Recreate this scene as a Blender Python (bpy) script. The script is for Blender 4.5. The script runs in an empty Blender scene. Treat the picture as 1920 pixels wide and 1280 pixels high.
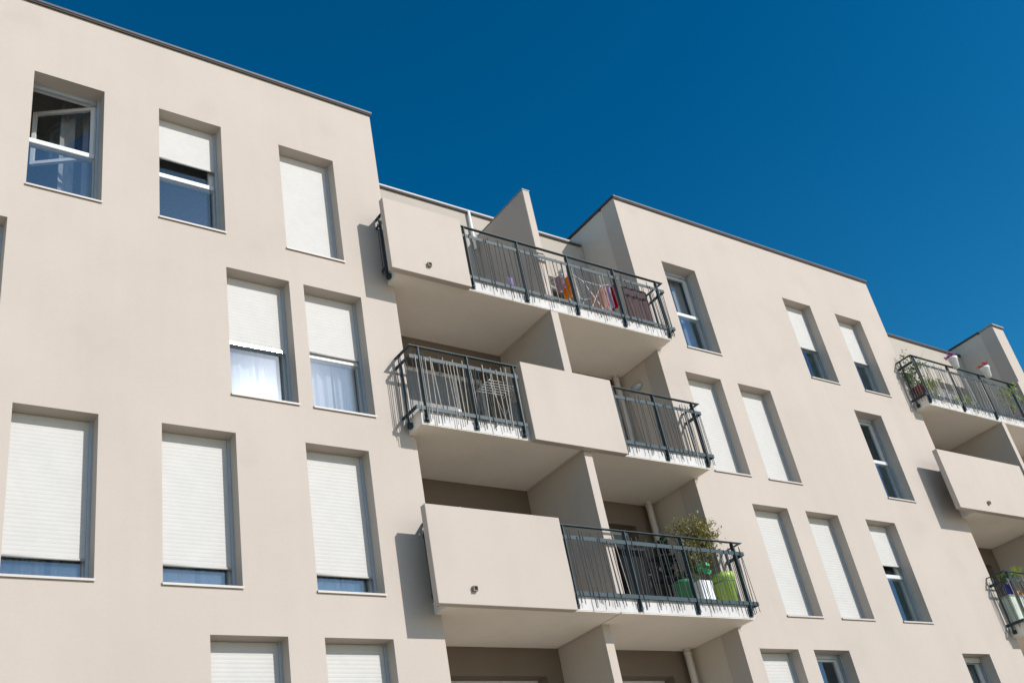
import bpy, bmesh, math, random
from mathutils import Vector, Matrix
R = math.radians
rnd = random.Random(7)
scn = bpy.context.scene
COL = scn.collection
H = 1.6                      # eye height; all heights below are measured from the eye and lifted by H

# ------------------------------------------------------------------ camera, sky, sun, exposure
f_px, yaw, pitch, roll = 2005.756, R(41.14082), R(31.01267), R(-11.75919)
fwd = Vector((math.sin(yaw)*math.cos(pitch), math.cos(yaw)*math.cos(pitch), math.sin(pitch)))
r0 = Vector((math.cos(yaw), -math.sin(yaw), 0)); u0 = r0.cross(fwd)
right = math.cos(roll)*r0 + math.sin(roll)*u0
up = -math.sin(roll)*r0 + math.cos(roll)*u0
cam = bpy.data.cameras.new('camera'); cam.sensor_width = 36; cam.lens = f_px/1920*36
cam.clip_start = 0.05; cam.clip_end = 3000
cam_o = bpy.data.objects.new('camera', cam); COL.objects.link(cam_o)
m = Matrix((right, up, -fwd)).transposed().to_4x4(); m.translation = (0, 0, H)
cam_o.matrix_world = m
scn.camera = cam_o

SUN_EL, SUN_AZ = R(29.3), R(180-25.2)
world = bpy.data.worlds.new('World'); scn.world = world; world.use_nodes = True
wn = world.node_tree
sky = wn.nodes.new('ShaderNodeTexSky'); sky.sky_type = 'NISHITA'; sky.sun_disc = False
sky.sun_elevation = SUN_EL; sky.sun_rotation = SUN_AZ
sky.air_density = 1.0; sky.dust_density = 0.3; sky.ozone_density = 2.5
sc_ = wn.nodes.new('ShaderNodeVectorMath'); sc_.operation = 'SCALE'; sc_.inputs['Scale'].default_value = .25
gm = wn.nodes.new('ShaderNodeGamma'); gm.inputs[1].default_value = 1.32
hs = wn.nodes.new('ShaderNodeHueSaturation'); hs.inputs['Saturation'].default_value = 1.262
hs.inputs['Value'].default_value = 5.0
bg = wn.nodes['Background']; bg.inputs[1].default_value = 0.1
wn.links.new(sky.outputs[0], sc_.inputs[0]); wn.links.new(sc_.outputs[0], gm.inputs[0]); wn.links.new(gm.outputs[0], hs.inputs['Color'])
ml = wn.nodes.new('ShaderNodeVectorMath'); ml.operation = 'MULTIPLY'; ml.inputs[1].default_value = (1, 1.30, 1.04)
wn.links.new(hs.outputs[0], ml.inputs[0])
# the deep blue (polarised) part of the sky lies away from the sun; towards the sun it stays as the sky model gives it
pl = wn.nodes.new('ShaderNodeVectorMath'); pl.operation = 'SCALE'; pl.inputs['Scale'].default_value = 5.0
wn.links.new(gm.outputs[0], pl.inputs[0])
sp = wn.nodes.new('ShaderNodeSeparateColor'); wn.links.new(sc_.outputs[0], sp.inputs[0])
mr = wn.nodes.new('ShaderNodeMapRange'); mr.inputs['From Min'].default_value = .95; mr.inputs['From Max'].default_value = 1.7
mr.inputs['To Min'].default_value = 0; mr.inputs['To Max'].default_value = 1
wn.links.new(sp.outputs[2], mr.inputs['Value'])
sm = wn.nodes.new('ShaderNodeMix'); sm.data_type = 'RGBA'
wn.links.new(mr.outputs[0], sm.inputs[0]); wn.links.new(ml.outputs[0], sm.inputs[6]); wn.links.new(pl.outputs[0], sm.inputs[7])
wn.links.new(sm.outputs[2], bg.inputs[0])
sl = bpy.data.lights.new('sun', 'SUN'); sl.energy = 4.4; sl.angle = R(0.53); sl.color = (1, .955, .89)
so = bpy.data.objects.new('sun', sl); COL.objects.link(so)
sd = Vector((math.sin(SUN_AZ)*math.cos(SUN_EL), math.cos(SUN_AZ)*math.cos(SUN_EL), math.sin(SUN_EL)))
so.rotation_euler = (-sd).to_track_quat('-Z', 'Y').to_euler(); so.location = (20, -30, 30)
scn.view_settings.view_transform = 'Standard'; scn.view_settings.look = 'None'
scn.view_settings.exposure = 0.0; scn.view_settings.gamma = 1.0
scn.render.resolution_x = 1024; scn.render.resolution_y = 682
scn.cycles.max_bounces = 8; scn.cycles.diffuse_bounces = 5; scn.cycles.transparent_max_bounces = 24

# ------------------------------------------------------------------ materials
def newmat(name):
    mt = bpy.data.materials.new(name); mt.use_nodes = True
    return mt, mt.node_tree, mt.node_tree.nodes['Principled BSDF']
def coords(nt, scale=(1, 1, 1)):
    g = nt.nodes.new('ShaderNodeNewGeometry'); mp = nt.nodes.new('ShaderNodeMapping')
    mp.inputs['Scale'].default_value = scale
    nt.links.new(g.outputs['Position'], mp.inputs[0]); return mp.outputs[0]
def noise(nt, co, scale, detail=4, rough=.6):
    n = nt.nodes.new('ShaderNodeTexNoise'); n.inputs['Scale'].default_value = scale
    n.inputs['Detail'].default_value = detail; n.inputs['Roughness'].default_value = rough
    nt.links.new(co, n.inputs['Vector']); return n.outputs['Fac']
def ramp(nt, fac, p0, c0, p1, c1):
    r = nt.nodes.new('ShaderNodeValToRGB'); e = r.color_ramp.elements
    e[0].position = p0; e[0].color = (*c0, 1); e[1].position = p1; e[1].color = (*c1, 1)
    nt.links.new(fac, r.inputs[0]); return r.outputs[0]
def mix(nt, a, b, fac, mode='MULTIPLY'):
    x = nt.nodes.new('ShaderNodeMix'); x.data_type = 'RGBA'; x.blend_type = mode
    if isinstance(fac, float): x.inputs[0].default_value = fac
    else: nt.links.new(fac, x.inputs[0])
    nt.links.new(a, x.inputs[6])
    if isinstance(b, tuple): x.inputs[7].default_value = (*b, 1)
    else: nt.links.new(b, x.inputs[7])
    return x.outputs[2]
def bump(nt, bsdf, h, strength, dist):
    b = nt.nodes.new('ShaderNodeBump'); b.inputs['Strength'].default_value = strength; b.inputs['Distance'].default_value = dist
    nt.links.new(h, b.inputs['Height']); nt.links.new(b.outputs[0], bsdf.inputs['Normal'])
def plaster(name, col, var=.06, streak=.05):
    mt, nt, b = newmat(name); co = coords(nt)
    d = tuple(c*(1-var) for c in col); l = tuple(min(1, c*(1+var*.6)) for c in col)
    c1 = ramp(nt, noise(nt, co, .55, 5, .55), .35, d, .68, l)
    cs = coords(nt, (2.2, 2.2, .16))
    c2 = ramp(nt, noise(nt, cs, 1.3, 4, .6), .35, (1-streak,)*3, .6, (1, 1, 1))
    c3 = ramp(nt, noise(nt, co, 60, 3, .7), .3, (.955, .955, .955), .7, (1.0, 1.0, 1.0))
    c4 = ramp(nt, noise(nt, co, 1.1, 2, .4), .27, (.955, .955, .957), .36, (1, 1, 1))
    c = mix(nt, mix(nt, mix(nt, c1, c2, 1.0), c3, 1.0), c4, .6)
    nt.links.new(c, b.inputs['Base Color']); b.inputs['Roughness'].default_value = .92
    b.inputs['Specular IOR Level'].default_value = .2
    bump(nt, b, noise(nt, co, 190, 4, .7), .35, .004)
    return mt
def simple(name, col, rough=.6, metal=0., var=.08, scale=3., spec=.5, bmp=0.):
    mt, nt, b = newmat(name); co = coords(nt)
    c = ramp(nt, noise(nt, co, scale, 4), .3, tuple(x*(1-var) for x in col), .7, tuple(min(1, x*(1+var)) for x in col))
    nt.links.new(c, b.inputs['Base Color']); b.inputs['Roughness'].default_value = rough
    b.inputs['Metallic'].default_value = metal; b.inputs['Specular IOR Level'].default_value = spec
    if bmp: bump(nt, b, noise(nt, co, scale*12, 3), bmp, .004)
    return mt
M = {}
M['wall'] = plaster('beige_render', (.488, .428, .379), .035, .022)
M['recess'] = plaster('recess_render', (.60, .53, .455), .05, .03)
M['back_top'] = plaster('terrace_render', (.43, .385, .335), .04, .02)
M['back_low'] = plaster('dark_back_render', (.17, .135, .105), .05, .03)  # darker tone for the recess back walls below the top terrace
M['soffit'] = plaster('soffit_paint', (.87, .79, .70), .05, .02)
M['slab'] = plaster('white_slab_paint', (.60, .585, .575), .04, .10)
M['coping'] = simple('grey_coping_metal', (.065, .065, .072), .5, .2, .12)
M['coping_light'] = simple('pale_coping_metal', (.27, .268, .265), .5, .1, .08)
M['coping_shade'] = simple('coping_shade_brown', (.035, .03, .027), .8)  # shadow under the copings, put into a dark brown colour
M['rail'] = simple('slate_green_railing_paint', (.022, .046, .057), .5, .0, .15, 8, .3)
M['rod'] = simple('slate_rod_paint', (.050, .058, .060), .38, .0, .2, 10)
M['rod_pale'] = simple('rod_sun_highlight', (.42, .39, .33), .4, .2, .15, 10)  # sun highlights on the slate rods, put into a paler colour
M['shutter_shaded'] = simple('shaded_patio_shutter', (.20, .205, .22), .6, 0, .05)  # white patio shutter with the recess shade put into its colour
M['sill'] = simple('beige_sill_metal', (.44, .40, .37), .5, 0, .05)
M['shutter'] = simple('white_shutter', (.490, .480, .462), .6, 0, .03, 5, .3)
M['guide'] = simple('aluminium_guide', (.42, .47, .53), .4, .35, .06)
M['pvc'] = simple('white_window_frame', (.60, .60, .60), .4, 0, .03)
M['interior'] = simple('interior_paint', (.55, .51, .46), .9, 0, .05, 1)
M['floor'] = simple('balcony_floor', (.42, .40, .37), .9)
M['dark'] = simple('dark_void', (.03, .03, .03), .8)
M['pipe'] = simple('beige_pipe', (.52, .47, .42), .5)
M['spout'] = simple('dull_metal_spout', (.26, .23, .19), .6)
M['white'] = simple('white_plastic', (.78, .79, .80), .4, 0, .05, 6)
M['bounce_damper'] = simple('bounce_damper_brown', (.25, .22, .15), .95, 0, .3, 2)  # dark tone of the strip added to weaken ground bounce
M['ground'] = simple('concrete_paving', (.88, .74, .55), .95, 0, .15, .3)
M['roof'] = simple('gravel_roof', (.3, .29, .28), .95, 0, .2, 20)
def mat_glass():
    mt = bpy.data.materials.new('window_glass'); mt.use_nodes = True; nt = mt.node_tree
    for n in list(nt.nodes): nt.nodes.remove(n)
    out = nt.nodes.new('ShaderNodeOutputMaterial')
    tr = nt.nodes.new('ShaderNodeBsdfTransparent'); tr.inputs[0].default_value = (.94, .952, .96, 1)
    g1 = nt.nodes.new('ShaderNodeBsdfGlossy'); g1.inputs['Roughness'].default_value = .015; g1.inputs[0].default_value = (.56, .83, .98, 1)
    g2 = nt.nodes.new('ShaderNodeBsdfGlossy'); g2.inputs['Roughness'].default_value = .19; g2.inputs[0].default_value = (.92, .93, 1, 1)
    fr = nt.nodes.new('ShaderNodeFresnel'); fr.inputs[0].default_value = 2.15
    mg = nt.nodes.new('ShaderNodeMixShader'); mg.inputs[0].default_value = .013
    nt.links.new(g1.outputs[0], mg.inputs[1]); nt.links.new(g2.outputs[0], mg.inputs[2])
    ge = nt.nodes.new('ShaderNodeNewGeometry'); inv = nt.nodes.new('ShaderNodeMath'); inv.operation = 'SUBTRACT'; inv.inputs[0].default_value = 1
    nt.links.new(ge.outputs['Backfacing'], inv.inputs[1])
    mu = nt.nodes.new('ShaderNodeMath'); mu.operation = 'MULTIPLY'; nt.links.new(fr.outputs[0], mu.inputs[0]); nt.links.new(inv.outputs[0], mu.inputs[1])
    mx = nt.nodes.new('ShaderNodeMixShader'); nt.links.new(mu.outputs[0], mx.inputs[0])
    nt.links.new(tr.outputs[0], mx.inputs[1]); nt.links.new(mg.outputs[0], mx.inputs[2])
    co = coords(nt); bp = nt.nodes.new('ShaderNodeBump'); bp.inputs['Strength'].default_value = .05; bp.inputs['Distance'].default_value = .05
    nt.links.new(noise(nt, co, 1.2, 1), bp.inputs['Height'])
    nt.links.new(bp.outputs[0], g1.inputs['Normal'])
    nt.links.new(mx.outputs[0], out.inputs[0]); return mt
M['glass'] = mat_glass()
def mat_cloth(name, col, transl=.35):
    mt = bpy.data.materials.new(name); mt.use_nodes = True; nt = mt.node_tree
    b = nt.nodes['Principled BSDF']; out = nt.nodes['Material Output']
    co = coords(nt); c = ramp(nt, noise(nt, co, 14, 4), .3, tuple(x*.88 for x in col), .7, col)
    nt.links.new(c, b.inputs['Base Color']); b.inputs['Roughness'].default_value = .95; b.inputs['Specular IOR Level'].default_value = .1
    t = nt.nodes.new('ShaderNodeBsdfTranslucent'); nt.links.new(c, t.inputs[0])
    mx = nt.nodes.new('ShaderNodeMixShader'); mx.inputs[0].default_value = transl
    nt.links.new(b.outputs[0], mx.inputs[1]); nt.links.new(t.outputs[0], mx.inputs[2]); nt.links.new(mx.outputs[0], out.inputs[0])
    return mt
M['curtain'] = mat_cloth('white_curtain', (.60, .60, .61), .45)
M['room_blind'] = mat_cloth('olive_blind', (.52, .50, .32), .3)
def mat_leaf(name, a, b_):
    mt = bpy.data.materials.new(name); mt.use_nodes = True; nt = mt.node_tree
    b = nt.nodes['Principled BSDF']; out = nt.nodes['Material Output']
    co = coords(nt); c = ramp(nt, noise(nt, co, 30, 2), .35, a, .65, b_)
    nt.links.new(c, b.inputs['Base Color']); b.inputs['Roughness'].default_value = .55
    t = nt.nodes.new('ShaderNodeBsdfTranslucent'); nt.links.new(c, t.inputs[0])
    mx = nt.nodes.new('ShaderNodeMixShader'); mx.inputs[0].default_value = .3
    nt.links.new(b.outputs[0], mx.inputs[1]); nt.links.new(t.outputs[0], mx.inputs[2]); nt.links.new(mx.outputs[0], out.inputs[0])
    return mt
M['olive'] = mat_leaf('olive_leaf', (.13, .12, .032), (.33, .29, .10))
M['green'] = mat_leaf('green_leaf', (.05, .12, .02), (.14, .26, .05))
M['lime'] = mat_leaf('lime_leaf', (.20, .30, .04), (.45, .52, .10))
M['darkleaf'] = mat_leaf('dark_leaf', (.01, .025, .015), (.03, .06, .03))
M['bark'] = simple('bark', (.13, .10, .07), .9, 0, .3, 30)

# ------------------------------------------------------------------ mesh helpers
class MB:
    def __init__(s): s.v = []; s.f = []
    def quad(s, a, b, c, d): n = len(s.v); s.v += [tuple(a), tuple(b), tuple(c), tuple(d)]; s.f.append((n, n+1, n+2, n+3)); return s
    def box(s, x0, x1, y0, y1, z0, z1):
        n = len(s.v)
        s.v += [(x0, y0, z0), (x1, y0, z0), (x1, y1, z0), (x0, y1, z0), (x0, y0, z1), (x1, y0, z1), (x1, y1, z1), (x0, y1, z1)]
        s.f += [tuple(n+i for i in q) for q in ((0, 3, 2, 1), (4, 5, 6, 7), (0, 1, 5, 4), (1, 2, 6, 5), (2, 3, 7, 6), (3, 0, 4, 7))]; return s
    def prism(s, pts, z0, z1):            # xy polygon, counter-clockwise
        n = len(s.v); k = len(pts)
        s.v += [(x, y, z0) for x, y in pts] + [(x, y, z1) for x, y in pts]
        s.f.append(tuple(range(n+k-1, n-1, -1))); s.f.append(tuple(range(n+k, n+2*k)))
        for i in range(k): j = (i+1) % k; s.f.append((n+i, n+j, n+k+j, n+k+i))
        return s
    def tube(s, pts, r, seg=6, cap=True):
        pts = [Vector(p) for p in pts]; rs = r if isinstance(r, (list, tuple)) else [r]*len(pts)
        n = len(s.v)
        for i, p in enumerate(pts):
            t = (pts[min(i+1, len(pts)-1)] - pts[max(i-1, 0)]).normalized()
            a = t.cross(Vector((0, 0, 1)) if abs(t.z) < .9 else Vector((1, 0, 0))).normalized(); b = t.cross(a)
            for k in range(seg):
                an = 2*math.pi*k/seg; s.v.append(tuple(p + rs[i]*(math.cos(an)*a + math.sin(an)*b)))
        for i in range(len(pts)-1):
            for k in range(seg):
                k2 = (k+1) % seg; s.f.append((n+i*seg+k, n+i*seg+k2, n+(i+1)*seg+k2, n+(i+1)*seg+k))
        if cap:
            s.f.append(tuple(n+k for k in range(seg))[::-1]); e = n+(len(pts)-1)*seg; s.f.append(tuple(e+k for k in range(seg)))
        return s
    def lathe(s, cx, cy, prof, seg=28):   # prof: (radius, z) list
        n = len(s.v)
        for r, z in prof:
            for k in range(seg): an = 2*math.pi*k/seg; s.v.append((cx+r*math.cos(an), cy+r*math.sin(an), z))
        for i in range(len(prof)-1):
            for k in range(seg): k2 = (k+1) % seg; s.f.append((n+i*seg+k, n+i*seg+k2, n+(i+1)*seg+k2, n+(i+1)*seg+k))
        return s
ORG = {}
def finish(o, parent, org):
    org = Vector(org); ORG[o.name] = org
    if parent: o.parent = parent; o.location = org - ORG[parent.name]
    else: o.location = org
def obj(name, mb, mat, parent=None, label=None, smooth=False, bevel=0., weld=False, kind=None):
    me = bpy.data.meshes.new(name)
    vs = [(x, y, z+H) for x, y, z in mb.v]
    lo = [min(v[i] for v in vs) for i in range(3)]; hi = [max(v[i] for v in vs) for i in range(3)]
    org = ((lo[0]+hi[0])/2, (lo[1]+hi[1])/2, lo[2])
    me.from_pydata([(x-org[0], y-org[1], z-org[2]) for x, y, z in vs], [], mb.f)
    bm = bmesh.new(); bm.from_mesh(me)
    if weld: bmesh.ops.remove_doubles(bm, verts=bm.verts, dist=1e-4)
    if weld or bevel: bmesh.ops.recalc_face_normals(bm, faces=bm.faces)
    if bevel: bmesh.ops.bevel(bm, geom=[e for e in bm.edges if len(e.link_faces) == 2 and e.calc_face_angle(0) > .5], offset=bevel, segments=2, affect='EDGES', clamp_overlap=True)
    if smooth:
        for f in bm.faces: f.smooth = True
    bm.to_mesh(me); bm.free()
    me.materials.append(M[mat] if isinstance(mat, str) else mat)
    o = bpy.data.objects.new(name, me); COL.objects.link(o); finish(o, parent, org)
    if label: o['label'] = label
    if kind: o['kind'] = kind
    return o
def thing(name, label, cat, loc, group=None):
    o = bpy.data.objects.new(name, None); COL.objects.link(o); o.empty_display_size = .2
    finish(o, None, (loc[0], loc[1], loc[2]+H)); o['label'] = label; o['category'] = cat
    if group: o['group'] = group
    return o
def tag(o, label, cat, group=None):
    o['label'] = label; o['category'] = cat
    if group: o['group'] = group
    return o

# ------------------------------------------------------------------ setting
g = obj('ground', MB().quad((-600, -900, -H), (900, -900, -H), (900, 900, -H), (-600, 900, -H)), 'ground'); g['kind'] = 'structure'
lw = obj('bounce_damper', MB().quad((-25, -2, -H+.004), (45, -2, -H+.004), (45, 12.0, -H+.004), (-25, 12.0, -H+.004)), 'bounce_damper'); lw['kind'] = 'structure'  # unseen dark strip, added to cut the bounce onto the low soffits

# ------------------------------------------------------------------ building
F, FB = 12.09, 12.51          # front and inner face of the facade
RB = 13.35                    # back wall of the balcony recesses
GZ = -H                       # ground
LE, RE1, RE2, RE3, END, WEST = 8.262, 14.238, 23.02, 29.02, 29.58, -3.0
TOP = 14.13                   # parapet of the wings
S = [10.24, 7.44, 4.64, 1.84] # balcony soffits from the top down
WW, WH = 1.01, 2.183
ROWZ = [12.688, 9.862, 7.075, 4.282]   # window heads
U = 0.60449
B = thing('apartment_building', 'beige rendered apartment block with staggered shuttered windows and projecting balconies under blue sky', 'building', (8, F, GZ))

def holed_wall(x0, x1, z0, z1, holes, ya, yb, name, mat='wall', parent=B):
    xs = sorted({x0, x1, *[h[0] for h in holes], *[h[1] for h in holes]}); zs = sorted({z0, z1, *[h[2] for h in holes], *[h[3] for h in holes]})
    mb = MB()
    inh = lambda x, z: any(h[0] < x < h[1] and h[2] < z < h[3] for h in holes)
    for i in range(len(xs)-1):
        for j in range(len(zs)-1):
            a, b, c, d = xs[i], xs[i+1], zs[j], zs[j+1]
            if inh((a+b)/2, (c+d)/2): continue
            mb.quad((a, ya, c), (b, ya, c), (b, ya, d), (a, ya, d)); mb.quad((b, yb, c), (a, yb, c), (a, yb, d), (b, yb, d))
    for a, b, c, d in holes:
        mb.quad((a, ya, c), (a, ya, d), (a, yb, d), (a, yb, c)); mb.quad((b, ya, c), (b, yb, c), (b, yb, d), (b, ya, d))
        mb.quad((a, ya, d), (b, ya, d), (b, yb, d), (a, yb, d)); mb.quad((a, ya, c), (a, yb, c), (b, yb, c), (b, ya, c))
    mb.quad((x0, ya, z0), (x0, ya, z1), (x0, yb, z1), (x0, yb, z0)); mb.quad((x1, ya, z0), (x1, yb, z0), (x1, yb, z1), (x1, ya, z1))
    mb.quad((x0, ya, z1), (x1, ya, z1), (x1, yb, z1), (x0, yb, z1)); mb.quad((x0, ya, z0), (x0, yb, z0), (x1, yb, z0), (x1, ya, z0))
    return obj(name, mb, mat, parent, weld=True)

# windows: x of the left jamb, row, shutter bottom above the sill (None = no shutter), options
WIN = [
 (2.503, 0, None, 'open'), (4.347, 0, 1.36, 'clear'), (6.362, 0, .02, ''),
 (1.300, 1, 1.2, ''), (5.340, 1, .985, 'curtain'), (6.590, 1, 1.085, 'curtain'),
 (2.545, 2, .31, 'curtain'), (4.358, 2, .315, 'curtain'), (6.398, 2, .31, 'curtain'),
 (4.923, 3, .02, ''), (6.437, 3, .02, ''),
 (15.178, 0, None, 'curtain'), (19.068, 0, 1.0, 'sheer'), (21.008, 0, 1.0, 'sheer'),
 (14.872, 1, .02, ''), (16.392, 1, .02, ''), (20.235, 1, None, 'sheer'),
 (15.640, 2, .02, ''), (17.188, 2, .02, ''), (19.100, 2, 1.27, 'olive'),
 (14.636, 3, .02, ''), (16.062, 3, None, 'sheer'), (20.706, 3, 2.07, 'curtain')]
def whole(x, row): z1 = ROWZ[row]; return (x, x+WW, z1-WH, z1)
hl = [whole(x, r) for x, r, *_ in WIN if x < LE]; hr = [whole(x, r) for x, r, *_ in WIN if x > RE1]
holed_wall(WEST, LE, GZ, TOP, hl, F, FB, 'facade_wall')
holed_wall(RE1, RE2, GZ, TOP, hr, F, FB, 'facade_wall')
obj('facade_wall', MB().box(RE3, END, F, FB, GZ, TOP), 'wall', B)
BACK = 22.0
obj('side_wall', MB().box(WEST, WEST+.3, FB, BACK, GZ, TOP), 'wall', B)
obj('side_wall', MB().box(LE-.3, LE-.015, FB, BACK, GZ, TOP), 'recess', B)
obj('side_wall', MB().box(RE1+.012, RE1+.3, FB-.12, BACK, GZ, TOP-.002), 'recess', B)
obj('side_wall', MB().box(RE2-.3, RE2-.015, FB, BACK, GZ, TOP), 'recess', B)
obj('side_wall', MB().box(RE3+.012, END-.002, FB, BACK, GZ, TOP), 'recess', B)
obj('rear_wall', MB().box(WEST, END, BACK, BACK+.3, GZ, TOP-.5), 'wall', B)
for a, b, zt, ya in ((WEST+.3, LE-.3, 13.6, FB+.002), (LE, RE1, 13.45, RB+.42), (RE1+.3, RE2-.3, 13.6, FB+.002), (RE2, RE3, 13.5, RB+.42)):
    obj('roof_deck', MB().box(a+.002, b-.002, ya, BACK-.002, zt-.3, zt), 'roof', B)
    for s in S+[-.96]:
        obj('floor_slab', MB().box(a+.002, b-.002, ya, BACK-.002, s+.02, s+.25), 'interior', B)
for a, b in ((WEST+.31, LE-.31), (LE, RE1), (RE1+.31, RE2-.31), (RE2, RE3)):
    obj('partition_wall', MB().box(a, b, 16.2, 16.3, GZ, 13.2), 'interior', B)
# copings
def coping(x0, x1, y0, y1, z, mat):
    c = obj('roof_coping', MB().box(x0, x1, y0, y1, z, z+.05), mat, B, bevel=.006)
    obj('coping_shade_strip', MB().box(x0+.012, x1-.012, y0+.012, y0+.026, z-.035, z-.001), 'coping_shade', c)  # dark strip painting the shadow line below the coping
coping(WEST-.04, LE+.035, F-.045, FB+.02, TOP+.003, 'coping'); coping(LE-.34, LE+.03, FB+.023, BACK, TOP+.003, 'coping')
coping(RE1-.035, RE2+.035, F-.045, FB+.02, TOP+.003, 'coping'); coping(RE1-.035, RE1+.34, FB+.023, BACK, TOP+.003, 'coping')
coping(RE2-.34, RE2+.03, FB+.023, BACK, TOP+.003, 'coping')
coping(RE3-.035, END+.035, F-.045, FB+.02, TOP+.003, 'coping_light'); coping(RE3-.035, END+.035, FB+.023, BACK, TOP+.003, 'coping')
coping(LE+.037, RE1-.037, RB-.05, RB+.44, 13.70, 'coping_light'); coping(RE2+.037, RE3-.037, RB-.05, RB+.44, 13.79, 'coping')

# shutters, windows
BARS = []
def slats(x0, x1, z0, z1, y, name, parent, pitch=.055, mat='shutter'):
    mb = MB(); n = max(1, int(round((z1-z0)/pitch))); p = (z1-z0)/n
    pr = [(0, .0), (.15, -.0015), (.5, -.0024), (.85, -.0015), (.95, .0), (1.0, .0)]
    pts = []
    for i in range(n):
        for t, d in pr[:-1]: pts.append((z0+(i+t)*p, y+d))
    pts.append((z1, y))
    k = len(mb.v)
    for z, yy in pts: mb.v += [(x0, yy, z), (x1, yy, z)]
    for i in range(len(pts)-1): mb.f.append((k+2*i, k+2*i+1, k+2*i+3, k+2*i+2))
    mb.box(x0, x1, y+.002, y+.012, z0, z1)
    o = obj(name, mb, mat, parent)
    ORG[o.name] = ORG[o.name]
    BARS.append((x0, x1, y, z0, parent, mat)); return o
def curtain(x0, x1, z0, z1, y, parent, seed, amp=.028):
    q = random.Random(seed); n = 44; mb = MB(); ph = q.random()*6; fr = q.uniform(26, 38)
    for j in range(2):
        for i in range(n+1):
            x = x0+(x1-x0)*i/n; mb.v.append((x, y+amp*math.sin(fr*(x-x0)+ph)+.4*amp*math.sin(fr*2.3*(x-x0)), z0 if j == 0 else z1))
    for i in range(n): mb.f.append((i, i+1, n+2+i, n+1+i))
    return obj('curtain', mb, 'curtain', parent, smooth=True)
def window(x, row, sb, opt, idx):
    z1 = ROWZ[row]; z0 = z1-WH; x1 = x+WW; e = .001
    lab = {0: 'tall window with no shutter and its white sash swung open inside', 11: 'unshuttered window with blue tinted curtain beside the top balcony',
           16: 'unshuttered window with dark glass near the right recess', 19: 'half shuttered window showing a pale room in its lower pane'}.get(idx)
    # fixed outer frame
    y0, y1 = F+.30, F+.37; w = .05
    mb = MB().box(x+e, x+w, y0, y1, z0+e, z1-e).box(x1-w, x1-e, y0, y1, z0+e, z1-e).box(x+w, x1-w, y0, y1, z1-w, z1-e).box(x+w, x1-w, y0, y1, z0+e, z0+.045).box(x+w, x1-w, y0, y1, z0+1.02, z0+1.07)
    W = obj('window', mb, 'pvc', B, lab)
    # metal sill with drip lip
    obj('sill', MB().box(x-.012, x1+.012, F-.028, F+.30, z0-.004, z0+.008).box(x-.012, x1+.012, F-.028, F-.020, z0-.022, z0-.004), 'sill', W)
    # shutter guides and head rail
    for a, b in ((x+e, x+.042), (x1-.042, x1-e)):
        obj('shutter_guide', MB().box(a, b, F+.205, F+.222, z0+.012, z1-e).box(a, b, F+.238, F+.255, z0+.012, z1-e).box(a if a < x+.01 else b-.008, a+.008 if a < x+.01 else b, F+.222, F+.238, z0+.012, z1-e), 'guide', W)
    obj('head_rail', MB().box(x+.043, x1-.043, F+.262, F+.295, z1-.07, z1-e), 'guide', W)
    # guard: top bar and glass pane
    obj('guard_bar', MB().box(x+.003, x1-.043, F+.262, F+.295, z0+1.025, z0+1.11), 'pvc', W, bevel=.006)
    if sb is None or sb > .06: obj('guard_pane', MB().box(x+.012, x1-.075, F+.274, F+.282, z0+.025, z0+1.024), 'glass', W)
    # sash with its pane
    def sash(th):
        hx, hy = x1-w-.002, y0+.012; L = WW-2*w-.004
        mb = MB(); sw = .055
        def bx(m_, a, b, c, d, t0=0., t1=.055):
            pts = []
            for (t, u) in ((a, t0), (b, t0), (b, t1), (a, t1)):
                pts.append((hx - t*math.cos(th) + u*math.sin(th), hy + t*math.sin(th) + u*math.cos(th)))
            m_.prism(pts[::-1] if False else pts, c, d)
        za, zb = z0+1.075, z1-.055
        bx(mb, 0, sw, za, zb); bx(mb, L-sw, L, za, zb); bx(mb, sw, L-sw, za, za+sw); bx(mb, sw, L-sw, zb-sw, zb)
        Sh = obj('sash', mb, 'pvc', W, weld=True)
        obj('fixed_pane', MB().box(x+w, x1-w, y0+.03, y0+.04, z0+.045, z0+1.02), 'glass', W)
        g_ = MB(); bx(g_, sw-.003, L-sw+.003, za+sw-.003, zb-sw+.003, .022, .034); obj('pane', g_, 'glass', W, weld=True)
    if sb is None or sb > .06: sash(R(32) if opt == 'open' else 0.0)
    if sb is not None:
        slats(x+.012, x1-.012, z0+sb+.035, z1-.004, F+.232, 'shutter', W)
    if opt == 'open':
        curtain(x+.58, x+.80, z0+.06, z1+.32, F+.74, W, idx, .02); curtain(x+.93, x1+.30, z0+.06, z1+.32, F+.78, W, idx+50)
    elif opt == 'curtain':
        curtain(x-.02, x+.60, z0+.04, z1+.25, F+.50, W, idx); curtain(x+.66, x1+.02, z0+.04, z1+.25, F+.51, W, idx+31)
    elif opt == 'olive':
        c_ = curtain(x-.05, x+.95, z0+.04, z1+.25, F+.62, W, idx, .012); c_.data.materials[0] = M['room_blind']
    elif opt == 'sheer':
        curtain(x-.05, x+.32, z0+.04, z1+.25, F+.52, W, idx)
    elif opt == 'clear' and idx == 1:
        pass
    return W
for i, a in enumerate(WIN): window(*a, i)
M['bar'] = simple('shiny_bar', (.75, .75, .75), .13, .85, .02)
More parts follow.
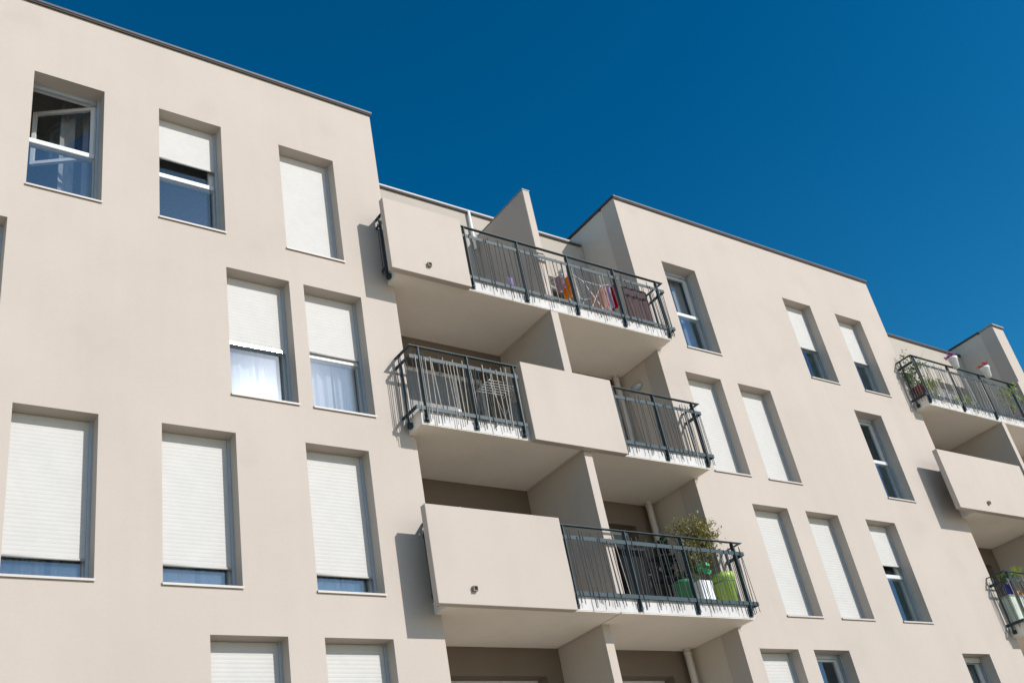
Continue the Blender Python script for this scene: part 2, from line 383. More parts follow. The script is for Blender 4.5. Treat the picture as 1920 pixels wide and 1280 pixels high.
def bars():
    while BARS:
        x0, x1, y, z0, parent, mat = BARS.pop()
        if mat == 'shutter' and 5.3 < x0 < 5.4:         # flat polished bar, tipped a little towards the street: it mirrors the sun
            k = MB(); a, b = y-.018, y-.0168
            k.v += [(x0, a, z0), (x1, a, z0), (x1, b, z0-.038), (x0, b, z0-.038), (x0, y+.014, z0), (x1, y+.014, z0), (x1, y+.014, z0-.038), (x0, y+.014, z0-.038)]
            k.f += [(3, 2, 1, 0), (4, 5, 6, 7), (0, 1, 5, 4), (2, 3, 7, 6), (0, 4, 7, 3), (1, 2, 6, 5)]
            obj('bottom_bar', k, 'bar', parent); continue
        obj('bottom_bar', MB().tube([(x0, y, z0-.017), (x1, y, z0-.017)], .0165, 16), mat, parent, smooth=True)
bars()

# ------------------------------------------------------------------ recesses with balconies
def patio(x0, x1, zf, zt, blocked, parent, yb=RB, shut_to=0.0, mull=None):
    """opening in the back wall: frame, panes and a roller shutter"""
    y = yb+.25; e = .001; w = .06
    mull = mull or (x0+x1)/2
    mb = MB().box(x0+e, x0+w, y, y+.07, zf+e, zt-e).box(x1-w, x1-e, y, y+.07, zf+e, zt-e).box(x0+w, x1-w, y, y+.07, zt-.09, zt-e).box(x0+w, x1-w, y, y+.07, zf+e, zf+.06)
    mb.box(mull-.06, mull+.06, y-.004, y+.066, zf+.06, zt-.09)
    P = obj('patio_door', mb, 'pvc', parent)
    for a, b in ((x0+w, mull-.06), (mull+.06, x1-w)):
        obj('pane', MB().box(a, b, y+.03, y+.04, zf+.06, zt-.09), 'glass', P)
    for a, b, zb in blocked: slats(a, b, zb+.035, zt-.10, y-.022, 'shutter', P, .05, 'shutter_shaded')
    return P
def side_poly(x0, x1, xi0, xi1):
    """slab outline: wide in front of the facade, inner width inside the recess"""
    return [(x0, 11.71), (x1, 11.71), (x1, F-.004), (xi1, F-.004), (xi1, RB-.002), (xi0, RB-.002), (xi0, F-.004), (x0, F-.004)]
def slab(x0, x1, xi0, xi1, s):
    o = obj('balcony_slab', MB().prism(side_poly(x0, x1, xi0, xi1), s, s+.25), 'soffit', B, weld=True)
    obj('white_edge', MB().box(x0+.001, x1+(.027 if x0 < 10 or 22 < x0 < 23 else -.001), 11.703, 11.7095, s+.012, s+.252), 'slab', o)
    return o
def panel(x0, x1, s, spout=None):
    p = obj('parapet_panel', MB().box(x0, x1, 11.58, 11.70, s-.03, s+1.425), 'wall', B, bevel=.004)
    if spout:
        x = spout; z = s+.19
        w_, t_ = .036, .028
        obj('drain_spout', MB().box(x-w_, x+w_, 11.525, 11.579, z-w_, z-t_).box(x-w_, x+w_, 11.525, 11.579, z+t_, z+w_).box(x-w_, x-t_, 11.525, 11.579, z-t_, z+t_).box(x+t_, x+w_, 11.525, 11.579, z-t_, z+t_).box(x-t_, x+t_, 11.570, 11.579, z-t_, z+t_), 'spout', p)
    return p
YR = 11.655
def railing(x0, x1, s, posts, left=False, right=False, seed=1, per_m=12, pale=.08):
    q = random.Random(seed); zt = s+1.335
    mb = MB()
    mb.box(x0, x1, YR-.028, YR+.030, zt+.008, zt+.020)                       # top rail
    ub, lb = s+1.125, s+.225
    for z in (ub, lb): mb.box(x0, x1, YR-.004, YR+.004, z, z+.065)
    ye = F-.006
    for on, xe, sg in ((left, x0, 1), (right, x1, -1)):
        if not on: continue
        a, b = sorted((xe, xe+sg*.056)); mb.box(a, b, YR+.030, ye, zt+.008, zt+.020)
        a, b = sorted((xe, xe+sg*.008))
        for z in (ub, lb): mb.box(a, b, YR+.004, ye, z, z+.065)
    o = obj('railing', mb, 'rail', B)
    def post(x, y, side=0):
        m_ = MB()
        if not side:
            m_.box(x-.008, x+.008, y+.0045, y+.052, s+.075, zt+.007).box(x-.008, x+.008, y-.020, y-.0045, s+.075, zt+.007)
            m_.box(x-.05, x+.05, 11.688, 11.7028, s+.035, s+.165); m_.box(x-.022, x+.022, y-.012, y+.03, s+.055, s+.085)
            for dx in (-.032, .032): m_.box(x+dx-.008, x+dx+.008, 11.680, 11.688, s+.055, s+.071)
        else:
            m_.box(x-.022, x+.022, y-.014, y+.014, s+.075, zt-.001); m_.box(min(x, x-side*.055), max(x, x-side*.055), y-.04, y+.04, s+.06, s+.14)
        obj('post', m_, 'rail', o)
    for x in posts: post(x, YR)
    if left: post(x0+.03, F-.11, -1)
    if right: post(x1-.06, F-.11, 1)
    m_ = MB(); mp = MB()
    n = int((x1-x0)*per_m); L = x1-x0
    for i in range(n):
        x = x0+.02+(L-.04)*(i+q.uniform(.1, .9))/n
        if any(abs(x-p) < .025 for p in posts): x += .04
        if x > x1-.01: continue
        front = q.random() < .45
        y = YR-.011 if front else YR+.011
        zb = s+q.uniform(.03, .17); z_t = s+q.uniform(1.14, 1.285)
        if q.random() < .12: zb = s+q.uniform(.2, .24)
        dx = q.gauss(0, .022)
        r = q.choice((.006, .007, .008))
        (mp if q.random() < pale else m_).tube([(x+dx, y, zb), (x-dx, y, z_t)], r, 6)
    for on, xe, sg in ((left, x0, -1), (right, x1, 1)):
        if not on: continue
        for i in range(5):
            y = YR+.05+(.36)*(i+q.uniform(.2, .8))/5; dy = q.gauss(0, .008); xx = xe+sg*.008
            m_.tube([(xx, y+dy, s+q.uniform(.1, .2)), (xx, y-dy, s+q.uniform(1.15, 1.28))], .0065, 6)
    obj('rod_infill', m_, 'rod', o)
    if mp.v: obj('rod_infill', mp, 'rod_pale', o)
    return o

def recess(x0, ztop):
    dx = x0-LE; xe = x0+(RE1-LE)
    holes = []
    for s in [13.04]+S[:3]:
        zt = s-.445; zf = s-2.55
        holes += [(x0+.84, x0+2.69, zf, zt), (x0+3.74, x0+5.48, zf, zt)]
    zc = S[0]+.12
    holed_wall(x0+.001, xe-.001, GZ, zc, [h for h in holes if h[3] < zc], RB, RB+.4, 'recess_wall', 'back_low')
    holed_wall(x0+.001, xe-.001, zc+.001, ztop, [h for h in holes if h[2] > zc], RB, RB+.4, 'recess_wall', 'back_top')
    return holes
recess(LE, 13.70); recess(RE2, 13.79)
for s in [13.04]+S[:3]:
    zt, zf = s-.445, s-2.55
    for d, k in ((0, 0), (RE2-LE, 1)):
        bl = []
        a0, a1, b0, b1 = LE+d+.84, LE+d+2.69, LE+d+3.74, LE+d+5.48
        P1 = patio(a0, a1, zf, zt, [(a0+.06, a0+1.18, zf+.2)] if (s == 10.24 and k == 0) else ([(a0+.06, a1-.06, zf+.3)] if s == 13.04 else []), B, mull=a0+1.2 if s == 10.24 else None)
        P2 = patio(b0, b1, zf, zt, [(b0+.06, b1-.06, zf+.35)] if (s == 7.44) or k else [], B)
bars()
# slabs (two halves with an open joint), panels, railings
for s in S:
    slab(8.15, 11.258, LE+.001, 11.258, s); slab(11.286, 14.282, 11.286, RE1-.001, s)
    slab(22.89, 26.018, RE2+.001, 26.018, s); slab(26.046, END+.3, 26.046, RE3-.001, s)
FX = 11.29
obj('divider_wall', MB().box(FX, FX+.165, 11.725, RB-.002, S[0]+.251, 13.08), 'wall', B, bevel=.006)
obj('divider_wall', MB().box(FX, FX+.165, 11.72, RB-.002, S[1]+.251, S[0]-.002), 'wall', B)
obj('divider_wall', MB().box(FX, FX+.165, 11.72, RB-.002, S[2]+.251, S[1]-.002), 'wall', B)
obj('divider_wall', MB().box(FX-.01, FX+.155, 12.20, RB-.002, S[3]+.251, S[2]-.002), 'wall', B)
for i in range(3): obj('divider_wall', MB().box(26.05, 26.215, 11.72, RB-.002, S[i+1]+.251, S[i]-.002), 'wall', B)
obj('divider_cap', MB().box(FX-.008, FX+.173, 11.717, RB-.06, 13.083, 13.10), 'coping_light', B)
# shadow joint under the slab, as on the photo, beside each dividing wall
panel(7.935, 9.49, S[0], 8.66); panel(10.19, 12.175, S[1]); panel(7.90, 10.315, S[2], 8.51)
panel(27.70, 29.7, S[0]+.03); panel(22.07, 25.6, S[1], 23.32)
railing(9.50, 14.43, S[0], [9.60, 10.765, 11.93, 13.09, 14.245], right=True, seed=3)
railing(8.06, 9.488, S[0], [9.35], left=True, seed=4, pale=0)
railing(8.06, 10.15, S[1], [8.235, 9.15, 10.07], left=True, seed=5, per_m=17, pale=.6)
railing(12.19, 14.43, S[1], [12.25, 13.235, 14.24], right=True, seed=6)
railing(8.14, 10.30, S[2], [9.2], left=True, seed=7, per_m=6, pale=0)
railing(10.34, 14.43, S[2], [10.41, 11.685, 12.95, 14.195], right=True, seed=8)
railing(22.81, 27.69, S[0], [22.93, 24.40, 25.85, 27.3], left=True, seed=9, per_m=17)
railing(22.81, 26.9, S[2], [22.98, 24.4, 25.8], left=True, seed=10, per_m=14)
railing(22.9, 25.4, S[1], [24.2], left=True, seed=11, per_m=5, pale=0)
# downpipes, wall lamp, white pipe, roof vent
for s in S[:3]:
    for x in (14.06,):
        obj('downpipe', MB().tube([(x, 13.2, s-2.55), (x, 13.2, s-.001)], .062, 16, False).tube([(x, 13.2, s-.12), (x, 13.2, s-.06)], .07, 16), 'pipe', B, smooth=True)
obj('downpipe', MB().tube([(11.17, 13.29, 12.72), (11.17, 13.29, 13.69)], .030, 12), 'white', B, 'thin white pipe on the back wall of the top terrace', smooth=True)
lm = MB(); c = Vector((14.235, 12.86, 9.80)); nn = 20
prof = [(1.0, .0), (1.0, .03), (.88, .075), (.55, .10), (0.02, .108)]
for rr, d in prof:
    for k in range(nn): a = 2*math.pi*k/nn; lm.v.append((c.x-d, c.y+.15*rr*math.cos(a), c.z+.07*rr*math.sin(a)))
for i_ in range(len(prof)-1):
    for k in range(nn): k2 = (k+1) % nn; lm.f.append((i_*nn+k, i_*nn+k2, (i_+1)*nn+k2, (i_+1)*nn+k))
obj('wall_lamp', lm, 'guide', B, 'oval bulkhead lamp on the recess side wall', smooth=True)
obj('roof_vent', MB().lathe(27.3, 13.8, [(.05, 13.84), (.05, 13.98), (.10, 13.985), (.10, 14.03), (.02, 14.06), (0, 14.06)], 16), 'coping', B)

# ------------------------------------------------------------------ things on the balconies
def leaves(mb, c, rad, n, size, q, up=.2, flat=1., holes=.0):
    """leaf quads scattered in clumps through an ellipsoid"""
    cl = [Vector((q.gauss(0, .45)*rad[0], q.gauss(0, .45)*rad[1], q.gauss(0, .45)*rad[2])) for _ in range(max(4, n//28))]
    for i in range(n):
        k = cl[i % len(cl)]; sp = .20
        p = Vector(c)+k+Vector((q.gauss(0, sp)*rad[0], q.gauss(0, sp)*rad[1], q.gauss(0, sp)*rad[2]))
        d = Vector((q.gauss(0, 1), q.gauss(0, 1), q.gauss(up, .8))).normalized(); w = d.cross(Vector((q.gauss(0, 1), q.gauss(0, 1), q.gauss(0, 1)))).normalized()
        L = size*q.uniform(.6, 1.3); W_ = L*.17*flat
        mb.quad(p, p+d*L*.5+w*W_, p+d*L, p+d*L*.5-w*W_)
def pot(cx, cy, z0, h, r0, r1, name, mat, parent):
    return obj(name, MB().lathe(cx, cy, [(0, z0), (r0, z0), (r1, z0+h*.82), (r1+.012, z0+h*.83), (r1+.014, z0+h), (r1-.008, z0+h), (r1-.012, z0+h*.85), (r0*.9, z0+h*.84), (0, z0+h*.84)], 32), mat, parent, smooth=True)
fl = {i: S[i]+.25 for i in range(4)}
M['limepot'] = simple('lime_green_plastic', (.33, .48, .09), .45, 0, .06, 4)
M['greenpot'] = simple('green_plastic', (.03, .19, .08), .5, 0, .06, 4)
M['terra'] = simple('maroon_plastic', (.16, .03, .035), .5)
M['bluepot'] = simple('cobalt_glaze', (.015, .02, .22), .25)
M['palebox'] = simple('pale_green_plastic', (.55, .62, .52), .5)
M['black'] = simple('black_plastic', (.012, .012, .013), .8, spec=.15)
M['greyfab'] = simple('grey_fabric', (.055, .055, .062), .9, spec=.1)
M['wire'] = simple('white_wire', (.75, .76, .78), .35, .2)
M['red'] = mat_cloth('red_cloth', (.62, .01, .03)); M['orange'] = mat_cloth('orange_cloth', (.95, .36, .02))
M['pink'] = mat_cloth('pink_cloth', (.80, .50, .50)); M['lav'] = mat_cloth('lavender_cloth', (.62, .60, .80)); M['peach'] = mat_cloth('peach_cloth', (.75, .52, .44))
M['burg'] = mat_cloth('burgundy_cloth', (.13, .085, .088), .2); M['whitec'] = mat_cloth('white_cloth', (.8, .8, .82)); M['purple'] = mat_cloth('purple_cloth', (.55, .45, .75)); M['mauve'] = mat_cloth('mauve_cloth', (.50, .36, .42))
M['flred'] = mat_leaf('red_petals', (.45, .03, .04), (.75, .10, .10)); M['flpur'] = mat_leaf('purple_petals', (.25, .05, .25), (.45, .12, .38)); M['flwhite'] = mat_leaf('white_petals', (.7, .7, .68), (.85, .84, .85))
M['ribbon'] = simple('bright_green_plastic', (.03, .45, .13), .35)

# olive shrub in lime pot, low balcony
q = random.Random(21); z = fl[2]
t = thing('potted_olive', 'bushy olive shrub in a dull green pot rising above the low balcony railing', 'potted plant', (13.82, 12.28, z))
pot(13.82, 12.28, z, .50, .17, .215, 'pot', simple('dull_green_pot', (.16, .24, .03), .5), t)
mb = MB()
base = Vector((13.82, 12.28, z+.42)); tips = []
mb.tube([base, base+Vector((.02, -.02, .35))], [.02, .016], 8)
for i in range(44):
    a = q.uniform(0, 6.28); rr = q.uniform(.05, .52); hz = q.uniform(.75, 1.42)-rr*.35
    tip = Vector((13.86+rr*math.cos(a), 12.10+rr*.72*math.sin(a), z+.42+hz*.98)); mid = base.lerp(tip, .5)+Vector((q.gauss(0, .04), q.gauss(0, .04), .05))
    mb.tube([base+Vector((.02, -.02, .3)), mid, tip], [.010, .006, .002], 5); tips.append((mid, tip))
obj('trunk', mb, 'bark', t)
mb = MB()
for mid, tip in tips:
    for k in range(100):
        u = q.random()**.8; p = mid.lerp(tip, u)+Vector((q.gauss(0, .045), q.gauss(0, .045), q.gauss(0, .045)))
        d = ((tip-mid).normalized()*.6+Vector((q.gauss(0, .7), q.gauss(0, .7), q.gauss(0, .7)))).normalized(); w = d.cross(Vector((q.gauss(0, 1), q.gauss(0, 1), q.gauss(0, 1)))).normalized()
        L = q.uniform(.04, .075); mb.quad(p, p+d*L*.5+w*L*.2, p+d*L, p+d*L*.5-w*L*.2)
obj('foliage', mb, 'olive', t)
# lime planter at the corner
t = thing('planter', 'large bright lime green plastic planter with a dark rim band in the low balcony corner', 'planter', (14.03, 11.93, z))
pot(14.03, 11.93, z, .60, .15, .20, 'pot', 'limepot', t)
mb = MB(); mb.lathe(14.03, 11.93, [(.196, z+.44), (.203, z+.44), (.203, z+.455), (.196, z+.455)], 32); obj('band', mb, 'greenpot', t)
mb = MB(); leaves(mb, (14.03, 11.93, z+.58), (.15, .15, .05), 60, .07, q); obj('foliage', mb, 'green', t)
# white square planter
t = thing('planter', 'white square planter with a small spindly plant next to the lime planter', 'planter', (13.42, 11.92, z))
mb = MB(); a, b = .135, .155
for (r_, zz0, zz1) in ((0, 0, 0),):
    n = len(mb.v); mb.v += [(13.42-a, 11.92-a, z), (13.42+a, 11.92-a, z), (13.42+a, 11.92+a, z), (13.42-a, 11.92+a, z), (13.42-b, 11.92-b, z+.42), (13.42+b, 11.92-b, z+.42), (13.42+b, 11.92+b, z+.42), (13.42-b, 11.92+b, z+.42)]
    mb.f += [(3, 2, 1, 0), (0, 1, 5, 4), (1, 2, 6, 5), (2, 3, 7, 6), (3, 0, 4, 7), (4, 5, 6, 7)]
obj('pot', mb, 'white', t, bevel=.006)
mb = MB()
for i in range(5): mb.tube([(13.42, 11.92, z+.41), (13.42+q.gauss(0, .05), 11.92+q.gauss(0, .03), z+.62), (13.42+q.gauss(0, .08), 11.92+q.gauss(0, .05), z+q.uniform(.72, .9))], .004, 5)
leaves(mb, (13.43, 11.92, z+.66), (.14, .08, .16), 90, .05, q, flat=1.6); obj('foliage', mb, 'green', t)
mb = MB()
leaves(mb, (13.56, 11.86, z+.68), (.11, .03, .10), 14, .13, q, flat=2.2)
tag(obj('plastic_ornament', mb, 'ribbon'), 'shiny bright green leaf shaped ornament hanging above the white square planter', 'ornament')
# green pot behind
t = thing('planter', 'mid green round pot on the low balcony between black furniture and white planter', 'planter', (13.27, 12.15, z+.18))
pot(13.27, 12.15, z+.18, .34, .13, .17, 'pot', 'greenpot', t)
mb = MB(); leaves(mb, (13.3, 12.15, z+.60), (.18, .14, .16), 120, .07, q); obj('foliage', mb, 'darkleaf', t)
# tiered plant stand
t = thing('plant_stand', 'narrow tiered stand carrying dark plants against the low balcony back corner', 'plant stand', (13.45, 12.65, z))
mb = MB()
for dx in (-.2, .2):
    for dy in (-.15, .15): mb.box(13.45+dx-.012, 13.45+dx+.012, 12.65+dy-.012, 12.65+dy+.012, z, z+1.22)
obj('frame', mb, 'black', t)
for k in range(3): obj('shelf', MB().box(13.24, 13.66, 12.49, 12.81, z+.35+k*.4, z+.372+k*.4), 'greyfab', t)
q2 = random.Random(5)
for k, (zz, mt_, lb) in enumerate(((.772, 'darkleaf', 'dark leafy plant in small black pot on the middle shelf of the plant stand'), (1.172, 'darkleaf', 'black silhouetted leafy plant on top shelf of the plant stand'))):
    t2 = thing('potted_plant', lb, 'potted plant', (13.5, 12.6, z+zz)); pot(13.5, 12.6, z+zz+.001, .14, .06, .08, 'pot', 'black', t2)
    mb = MB(); leaves(mb, (13.52, 12.58, z+zz+.25), (.17, .13, .13), 110, .09, q2, flat=2.); obj('foliage', mb, mt_, t2)
obj_ = MB(); obj_.box(13.36, 13.60, 12.50, 12.52, z+1.02, z+1.12)
# folded black chair / lounger cushion
t = thing('garden_chair', 'tall black fabric garden chair with grey folded top behind the low railing', 'chair', (12.35, 12.45, z))
mb = MB(); n = 10
P = [(11.78, .0, .45), (12.3, .05, .45), (12.40, .12, .50), (12.45, .32, 1.10)]
mb.prism([(12.0, 12.2), (12.62, 12.2), (12.62, 12.75), (12.0, 12.75)], z+.36, z+.43); obj('seat', mb, 'black', t, bevel=.02)
mb = MB(); mb.v += [(12.0, 12.62, z+.40), (12.62, 12.62, z+.40), (12.62, 12.70, z+.40), (12.0, 12.70, z+.40), (12.0, 12.92, z+1.12), (12.62, 12.92, z+1.12), (12.62, 13.0, z+1.12), (12.0, 13.0, z+1.12)]
mb.f += [(3, 2, 1, 0), (0, 1, 5, 4), (1, 2, 6, 5), (2, 3, 7, 6), (3, 0, 4, 7), (4, 5, 6, 7)]; obj('backrest', mb, 'black', t, bevel=.02)
for dx in (12.03, 12.59):
    for dy in (12.23, 12.68): obj('leg', MB().tube([(dx, dy, z), (dx, dy, z+.40)], .016, 8), 'black', t)
    obj('armrest', MB().box(dx-.03, dx+.03, 12.2, 12.72, z+.62, z+.65).box(dx-.012, dx+.012, 12.22, 12.25, z+.43, z+.62), 'greyfab', t)
t = thing('garden_table', 'grey topped garden table standing beside the black chair behind the low railing', 'table', (11.95, 12.1, z))
obj('tabletop', MB().box(11.62, 12.22, 11.80, 12.20, z+.86, z+.90), 'greyfab', t, bevel=.008)
obj('cover', MB().box(11.64, 12.20, 11.83, 12.19, z+.02, z+.858), 'black', t, bevel=.02)

# top balcony: winged drying rack with laundry
z = fl[0]
t = thing('drying_rack', 'white wire winged drying rack behind the top railing, laundry on both wings', 'drying rack', (12.7, 12.15, z))
ya, yb_ = 11.90, 12.40
def rackline(a, b): return [(a[0], a[1], a[2]), (b[0], b[1], b[2])]
mb = MB(); fz = z+.84
for y in (ya, yb_): mb.tube([(12.47, y, fz), (12.93, y, fz)], .005, 6)
for i in range(7): mb.tube([(12.47+.077*i, ya, fz), (12.47+.077*i, yb_, fz)], .0025, 5)
obj('centre_frame', mb, 'wire', t)
WING = {}
for sg, x0 in ((-1, 12.47), (1, 12.93)):
    mb = MB(); ex, ez = x0+sg*.46, fz+.17
    mb.tube([(x0, ya, fz), (ex, ya, ez), (ex, yb_, ez), (x0, yb_, fz)], .005, 6)
    for i in range(1, 6): u = i/6; mb.tube([(x0+(ex-x0)*u, ya, fz+(ez-fz)*u), (x0+(ex-x0)*u, yb_, fz+(ez-fz)*u)], .0025, 5)
    obj('wing', mb, 'wire', t)
mb = MB()
for y in (ya, yb_): mb.tube([(12.40, y, z+.006), (12.93, y, fz)], .0055, 6); mb.tube([(13.0, y, z+.006), (12.47, y, fz)], .008, 6)
mb.tube([(12.40, ya, z+.008), (12.40, yb_, z+.008)], .0055, 6); mb.tube([(13.0, ya, z+.008), (13.0, yb_, z+.008)], .008, 6)
obj('leg_frame', mb, 'wire', t)
def cloth(name, label, mat, x, y0, y1, zt, drop, seed, along='y', group=None, thick=.02):
    q = random.Random(seed); n, m_ = 14, 8; mb = MB()
    for j in range(m_+1):
        for i in range(n+1):
            s_ = y0+(y1-y0)*i/n; v = j/m_
            off = .018*math.sin(9*i/n*2+seed)*(.3+v)+thick*.5
            pos = (x+off, s_, zt-drop*v+.006*math.sin(i*1.3)) if along == 'y' else (s_, x+off, zt-drop*v+.006*math.sin(i*1.3))
            mb.v.append(pos)
    w = n+1
    for j in range(m_):
        for i in range(n): mb.f.append((j*w+i, j*w+i+1, (j+1)*w+i+1, (j+1)*w+i))
    # back layer of the folded-over cloth
    k = len(mb.v)
    for j in range(m_+1):
        for i in range(n+1):
            p = mb.v[j*w+i]; mb.v.append((p[0]-thick, p[1], zt-(zt-p[2])*.86) if along == 'y' else (p[0], p[1]-thick, zt-(zt-p[2])*.86))
    for j in range(m_):
        for i in range(n): mb.f.append((k+j*w+i, k+(j+1)*w+i, k+(j+1)*w+i+1, k+j*w+i+1))
    for i in range(n): mb.f.append((i+1, i, k+i, k+i+1))
    return tag(obj(name, mb, mat, smooth=True), label, 'laundry', group)
zw = lambda x, x0, sg: fz+.17*abs(x-x0)/.46
LG = 'laundry on the top balcony rack'
cloth('towel', 'orange towel hanging from the left wing of the drying rack', 'orange', 12.20, 11.93, 12.22, zw(12.20, 12.47, -1), .46, 1, group=LG)
cloth('shirt', 'mauve garment hanging on the outer left wing of the drying rack', 'mauve', 12.06, 11.98, 12.24, zw(12.06, 12.47, -1)-.02, .34, 2, group=LG)
cloth('shirt', 'white garment hanging beside the orange towel on the drying rack', 'whitec', 12.31, 11.93, 12.06, zw(12.31, 12.47, -1), .50, 3, group=LG)
cloth('sock', 'small white item dangling at the far left tip of the drying rack', 'whitec', 12.01, 11.92, 11.99, zw(12.01, 12.47, -1), .16, 12, group=LG)
cloth('towel', 'peach towel hanging low at the inner right wing of the drying rack', 'peach', 13.00, 11.93, 12.33, zw(13.0, 12.93, 1), .48, 4, group=LG)
cloth('towel', 'pink towel hanging between the peach and the lavender laundry', 'pink', 13.09, 11.93, 12.30, zw(13.09, 12.93, 1), .50, 5, group=LG)
cloth('shirt', 'pale lavender shirt hanging left of the red cloth on the rack', 'lav', 13.20, 11.93, 12.28, zw(13.2, 12.93, 1), .50, 6, group=LG)
cloth('towel', 'bright red cloth hanging on the right wing of the drying rack', 'red', 13.35, 11.93, 12.16, zw(13.35, 12.93, 1), .50, 7, group=LG)
cloth('blanket', 'large dull burgundy blanket hanging inside the right end of the top railing', 'burg', 11.90, 13.52, 14.16, z+.98, .93, 8, along='x')
cloth('cloth', 'small crumpled purple and white cloth behind the bottom bar left of the dividing wall', 'purple', 11.80, 10.52, 10.62, z+.34, .20, 9, along='x')
# mid left balcony: folding rack high on the wall, bottle and box
z = fl[1]
t = thing('drying_rack', 'small grey wire drying rack leaning on the middle left balcony', 'drying rack', (10.25, 12.3, z))
mb = MB()
for k in range(6):
    y = 11.98+.09*k; mb.tube([(9.76+.02*k, y, 8.66+.035*k*.3), (10.42, y, 8.68+.01*k)], .005, 5)
for x in (9.80, 10.40): mb.tube([(x, 11.96, 8.66), (x+.04, 12.5, 8.70)], .006, 5)
obj('rail_frame', mb, 'wire', t)
obj('leg_frame', MB().tube([(9.86, 12.05, 8.66), (10.3, 12.2, z)], .005, 6).tube([(10.38, 12.05, 8.68), (9.95, 12.2, z)], .005, 6), 'wire', t)
mb = MB().lathe(10.42, 12.2, [(0, z), (.11, z), (.13, z+.55), (.10, z+.62), (.11, z+.70), (0, z+.70)], 20)
t = tag(obj('laundry_bag', mb, mat_cloth('thin_bag', (.45, .48, .50), .5), smooth=True), 'upright thin grey plastic bag beside the panel on the middle left balcony', 'bag')
# white handle on the low parapet
mb = MB().tube([(8.28, 11.72, 6.074), (8.52, 11.72, 6.074), (8.60, 11.72, 6.13), (8.66, 11.72, 6.10), (8.66, 11.72, 6.07)], .012, 8)
tag(obj('hose', mb, 'wire', smooth=True), 'bent white hose end lying on top of the lowest left parapet panel', 'hose')

# right hand top balcony: hanging pots, climbing plants
def hang(x, fmat, lb, fc):
    zt = S[0]+1.335; t = thing('flower_pot', lb, 'flower pot', (x, 11.52, zt-.10), 'white flower pots hooked on the right hand railing')
    pot(x, 11.53, zt-.08, .30, .075, .108, 'pot', 'white', t)
    obj('hook', MB().box(x-.012, x+.012, 11.60, 11.72, zt+.024, zt+.032).box(x-.012, x+.012, 11.60, 11.608, zt-.08, zt+.024), 'rail', t)
    mb = MB(); leaves(mb, (x, 11.53, zt+.23), (.12, .10, .03), 70, .055, fc, flat=2.); obj('foliage', mb, 'green', t)
    mb = MB(); leaves(mb, (x-.01, 11.52, zt+.27), (.16, .12, .04), 300, .032, fc, flat=3.2); obj('flowers', mb, fmat, t)
fq = random.Random(3)
hang(24.62, 'flpur', 'white pot with purple flowers hooked on the right hand top railing', fq)
hang(26.10, 'flred', 'white pot with red flowers hooked on the right hand top railing', fq)
z = fl[0]
def bushy(name, lb, x, y, z0, ph, pr, pmat, c, rad, n, size, lmat, seed, flat=1.2, cat='potted plant'):
    q = random.Random(seed); t = thing(name, lb, cat, (x, y, z0)); pot(x, y, z0, ph, pr*.75, pr, 'pot', pmat, t)
    mb = MB()
    for i in range(7): mb.tube([(x, y, z0+ph*.8), (x+(c[0]-x)*.5+q.gauss(0, rad[0]*.3), y+(c[1]-y)*.5+q.gauss(0, rad[1]*.3), (z0+ph+c[2])/2), (c[0]+q.gauss(0, rad[0]*.6), c[1]+q.gauss(0, rad[1]*.6), c[2]+q.gauss(0, rad[2]*.6))], [.008, .005, .002], 5)
    obj('stems', mb, 'bark', t)
    mb = MB(); leaves(mb, c, rad, n, size, q, flat=flat); obj('foliage', mb, lmat, t); return t
bushy('potted_vine', 'dark leafy vine in a maroon pot at left corner of the far right top balcony', 23.14, 11.93, z, .38, .17, 'terra', (23.04, 11.88, z+.80), (.20, .26, .42), 620, .07, 'green', 31)
bushy('potted_plant', 'pale lime leaved plant behind the left bars of the right hand top balcony', 23.75, 11.98, z, .22, .15, 'white', (23.75, 11.98, z+.55), (.30, .16, .32), 260, .10, 'lime', 32, 2.2)
bushy('potted_plant', 'white blossomed plant behind the middle bars of the right hand top balcony', 24.35, 11.98, z, .22, .15, 'palebox', (24.32, 11.98, z+.42), (.30, .16, .22), 200, .07, 'flwhite', 33, 2.4)
bushy('potted_plant', 'low yellow green plant right of centre behind the right hand top railing', 25.2, 11.98, z, .2, .15, 'white', (25.2, 11.98, z+.38), (.40, .16, .18), 260, .08, 'lime', 34, 2.0)
bushy('potted_vine', 'climbing vine with yellow green leaves beside the right hand top panel', 27.45, 11.95, z, .25, .16, 'terra', (27.42, 11.82, z+.80), (.35, .18, .40), 520, .085, 'lime', 35, 2.4)
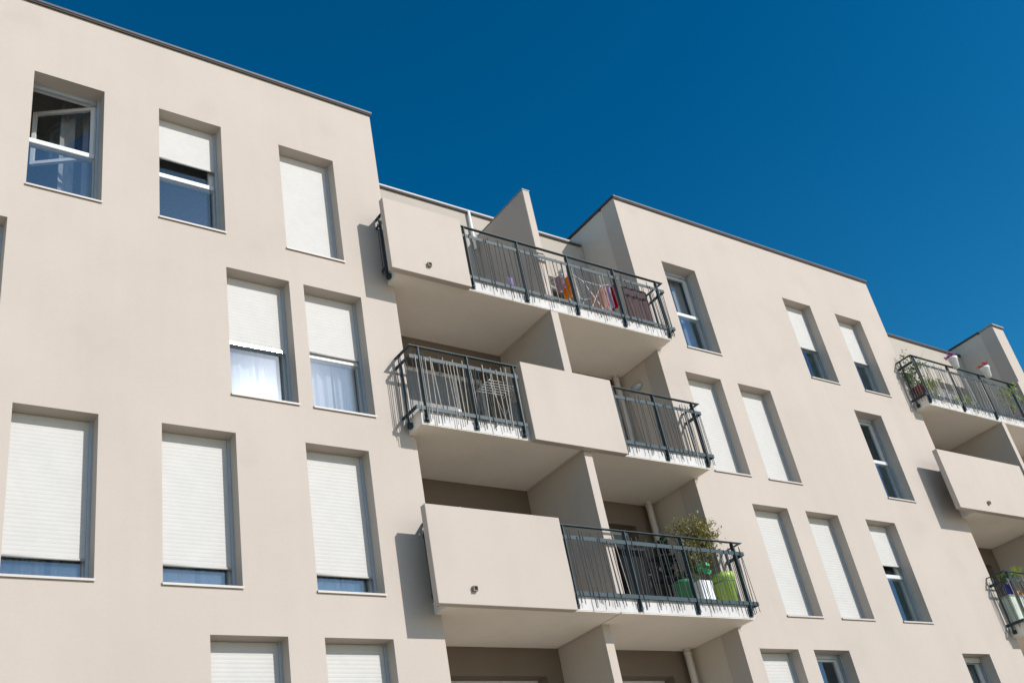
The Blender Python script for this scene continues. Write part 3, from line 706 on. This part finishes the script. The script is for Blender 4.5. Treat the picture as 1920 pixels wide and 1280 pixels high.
# pale screen sheets fixed inside the right hand railing
mb = MB(); mb.box(23.05, 27.6, 11.71, 11.714, z+.05, z+1.0)
# right hand low balcony
z = fl[2]
tag(obj('storage_box', MB().box(23.02, 23.60, 11.84, 12.06, z+.05, z+.62).box(23.0, 23.62, 11.82, 12.07, z+.62, z+.65), 'palebox', bevel=.02), 'pale green storage box behind the bars of the right hand low balcony', 'box')
bushy('potted_plant', 'cobalt blue pot with a trailing green plant on the pale storage box', 23.28, 11.94, z+.652, .24, .12, 'bluepot', (23.30, 11.93, z+1.02), (.18, .12, .13), 170, .07, 'green', 36, 1.8)
t = thing('potted_yucca', 'spiky yellow green yucca rising above the right hand low balcony rail', 'potted plant', (24.05, 12.0, z))
pot(24.05, 12.0, z, .35, .15, .19, 'pot', 'terra', t); obj('trunk', MB().tube([(24.05, 12, z+.3), (24.07, 12, z+1.22)], [.03, .022], 8), 'bark', t)
mb = MB(); q = random.Random(8)
for i in range(90):
    a = q.uniform(0, 6.28); e = q.uniform(-.3, 1.4); d = Vector((math.cos(a)*math.cos(e), math.sin(a)*math.cos(e), math.sin(e))); w = d.cross(Vector((0, 0, 1))).normalized()*.012
    p = Vector((24.07, 12, z+1.2)); L = q.uniform(.2, .34); mb.quad(p-w*.5, p+d*L*.5+w, p+d*L+Vector((0, 0, -.03)), p+d*L*.5-w)
obj('leaves', mb, 'lime', t)
t = thing('wooden_chair', 'orange wooden folding chair at the right edge of the right hand low balcony', 'chair', (24.1, 12.1, z))
M['wood'] = simple('orange_wood', (.55, .25, .09), .5, 0, .2, 12)
for k in range(5): obj('slat', MB().box(23.86, 24.30, 11.80+.085*k, 11.865+.085*k, z+.44, z+.462), 'wood', t)
for k in range(3): obj('back_slat', MB().box(23.86, 24.30, 12.25, 12.27, z+.62+.12*k, z+.70+.12*k), 'wood', t)
for dx in (23.84, 24.30):
    obj('leg', MB().tube([(dx, 11.82, z), (dx, 12.26, z+.98)], .016, 6), 'wood', t); obj('leg', MB().tube([(dx, 12.28, z), (dx, 11.82, z+.44)], .016, 6), 'wood', t)
